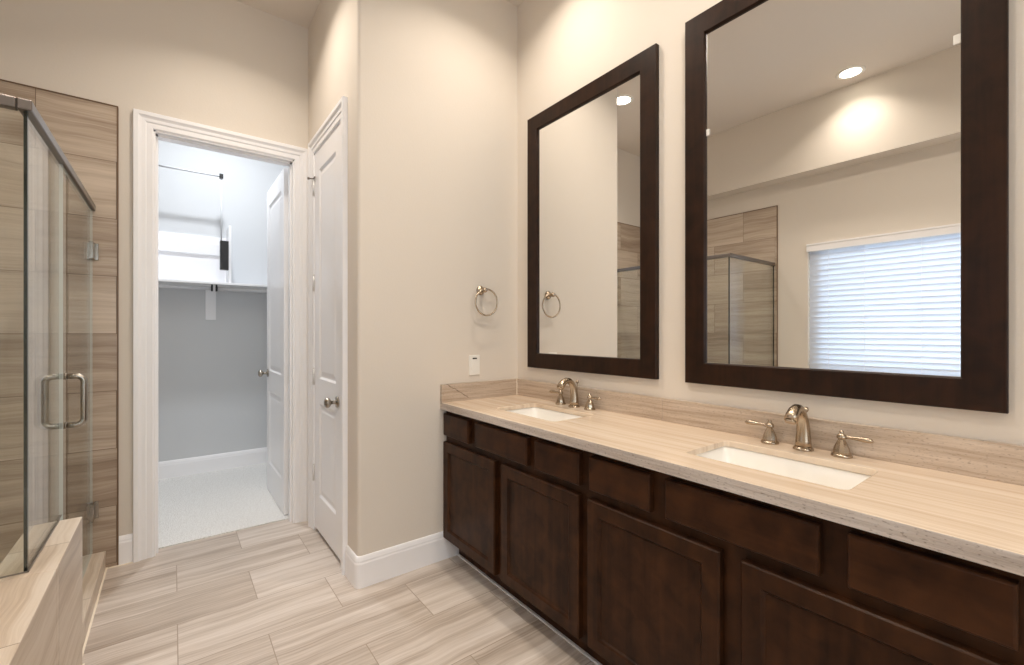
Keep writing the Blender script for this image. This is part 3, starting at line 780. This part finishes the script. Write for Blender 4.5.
# ------------------------------------------------------------------ closet fittings
b = BM(); box(b, -1.29, 1.49, 4.55, 4.886, 1.682, 1.702)
tag(struct('closet_shelf', b, M['shelf_white'], 0.002), 'long white shelf across the closet back wall', 'shelf'); bpy.data.objects['closet_shelf']['kind'] = 'thing'
b = BM(); box(b, 0.232, 0.312, 4.868, 4.8868, 1.385, 1.6815)
tag(obj('shelf_bracket', b, M['shelf_white'], None, 0.002), 'white upright bracket board under the closet shelf', 'bracket')
def rod(x0, x1, label):
    t = thing('closet_rod', label, 'closet rod', (x0, 4.60, 1.648), group='hanging rods under the closet shelf')
    b = BM(); tube(b, [(0.004, 0, 0), (x1 - x0 - 0.004, 0, 0)], 0.016, 16); obj('bar', b, M['pale_metal'], t)
    for xx in (0.0, x1 - x0):
        b = BM(); s = 1 if xx == 0 else -1
        lathe(b, [(0.024, 0), (0.024, 0.012), (0.018, 0.014)], (s, 0, 0), (xx, 0, 0), 16); box(b, xx - 0.0 if s > 0 else xx - 0.012, xx + 0.012 if s > 0 else xx, -0.01, 0.01, 0.0, 0.0335)
        obj('socket', b, M['black'], t)
rod(-1.28, 0.272, 'chrome closet rod under the shelf, left of the white bracket board')
rod(0.292, 1.48, 'chrome closet rod under the shelf, between the bracket board and the open door')
hu = thing('closet_hutch', 'white open cabinet box standing on the closet shelf', 'cabinet', (0.14, 4.7, 1.702))
b = BM(); box(b, 0.246, 0.266, -0.11, 0.186, 0, 0.505); obj('side_panel', b, M['shelf_white'], hu, 0.001)
b = BM(); box(b, -0.305, -0.285, -0.11, 0.186, 0, 0.505); obj('side_panel', b, M['shelf_white'], hu, 0.001)
b = BM(); box(b, -0.285, 0.246, 0.170, 0.186, 0, 0.44); obj('back_panel', b, M['shelf_white'], hu)
b = BM(); box(b, -0.285, 0.246, 0.150, 0.170, 0.27, 0.37); obj('rail', b, M['shelf_white'], hu, 0.001)
wl = thing('wardrobe_lift', 'pull down wardrobe rod with thin metal arm and black housing in the white closet box', 'wardrobe lift', (0.12, 4.6, 1.80))
b = BM(); tube(b, [(-0.245, 0, 0.826), (0.212, 0, 0.826)], 0.009, 12); obj('hanging_bar', b, M['pale_metal'], wl)
for x in (0.213, -0.245):
    b = BM(); tube(b, [(x, 0, 0.20), (x, 0, 0.82)], 0.0055, 10); a = obj('arm', b, M['pale_metal'], wl)
    b = BM(); box(b, x - 0.014, x + 0.014, -0.016, 0.016, 0.806, 0.846); obj('corner_joint', b, M['black'], a, 0.003)
    b = BM(); s = 1 if x > 0 else -1
    box(b, x - 0.010, x + s * 0.052, -0.03, 0.03, 0.015, 0.265); obj('housing', b, M['black'], wl, 0.003)

# ------------------------------------------------------------------ ceiling lights
def make_downlight(label, x, y, mat='lamp', energy=None, col=WARM, spot=math.radians(155), z=ZC):
    t = thing('downlight', label, 'ceiling light', (x, y, z), group='recessed ceiling lights')
    b = BM()
    lathe(b, [(0.095, -0.0005), (0.095, -0.004), (0.088, -0.007), (0.074, -0.007), (0.070, -0.003), (0.070, -0.0006)], seg=32, cap0=False, cap1=False)
    obj('trim_ring', b, M['white_plastic'], t)
    b = BM(); lathe(b, [(0.070, -0.0008), (0.070, -0.003), (0.06, -0.0045), (0.01, -0.005)], seg=32); obj('lens', b, M[mat], t)
    ld = bpy.data.lights.new('downlight_bulb', 'AREA'); ld.shape = 'DISK'; ld.size = 0.12
    ld.energy = energy or DOWNLIGHT_W; ld.color = col; ld.spread = spot
    lo = bpy.data.objects.new('bulb', ld); COL.objects.link(lo); lo.parent = t; lo.location = (0, 0, -0.008)
    return t
make_downlight('round recessed ceiling light over the tub, shining in the larger looking mirror', -0.826, 1.176, energy=DOWNLIGHT_W * 0.4, spot=math.radians(115))
make_downlight('round recessed ceiling light by the closet door, seen in the mirror beside the towel ring', 0.274, 2.546, energy=DOWNLIGHT_W * 0.85, spot=math.radians(125))
make_downlight('recessed ceiling light above the sink nearer the towel ring wall', 1.30, 1.655, energy=DOWNLIGHT_W * 0.8, spot=math.radians(135))
make_downlight('recessed ceiling light above the sink below the mirror showing the window', 1.30, 0.590, energy=DOWNLIGHT_W * 0.8, spot=math.radians(135))
make_downlight('added unseen ceiling light over the open floor beside the tub deck', 0.25, 0.9, energy=DOWNLIGHT_W * 1.25)  # extra lamp, out of view, added to brighten the room
make_downlight('added unseen fill light behind the camera near the tub wall', -0.5, -1.1)  # added out of view as room fill
make_downlight('added unseen fill light behind the camera near the vanity wall', 0.9, -1.1)  # second fill lamp added out of view
make_downlight('closet ceiling light in front of the white shelf', 0.3, 4.02, 'lamp_cool', CLOSET_W, (0.91, 0.95, 1.0), math.radians(170))
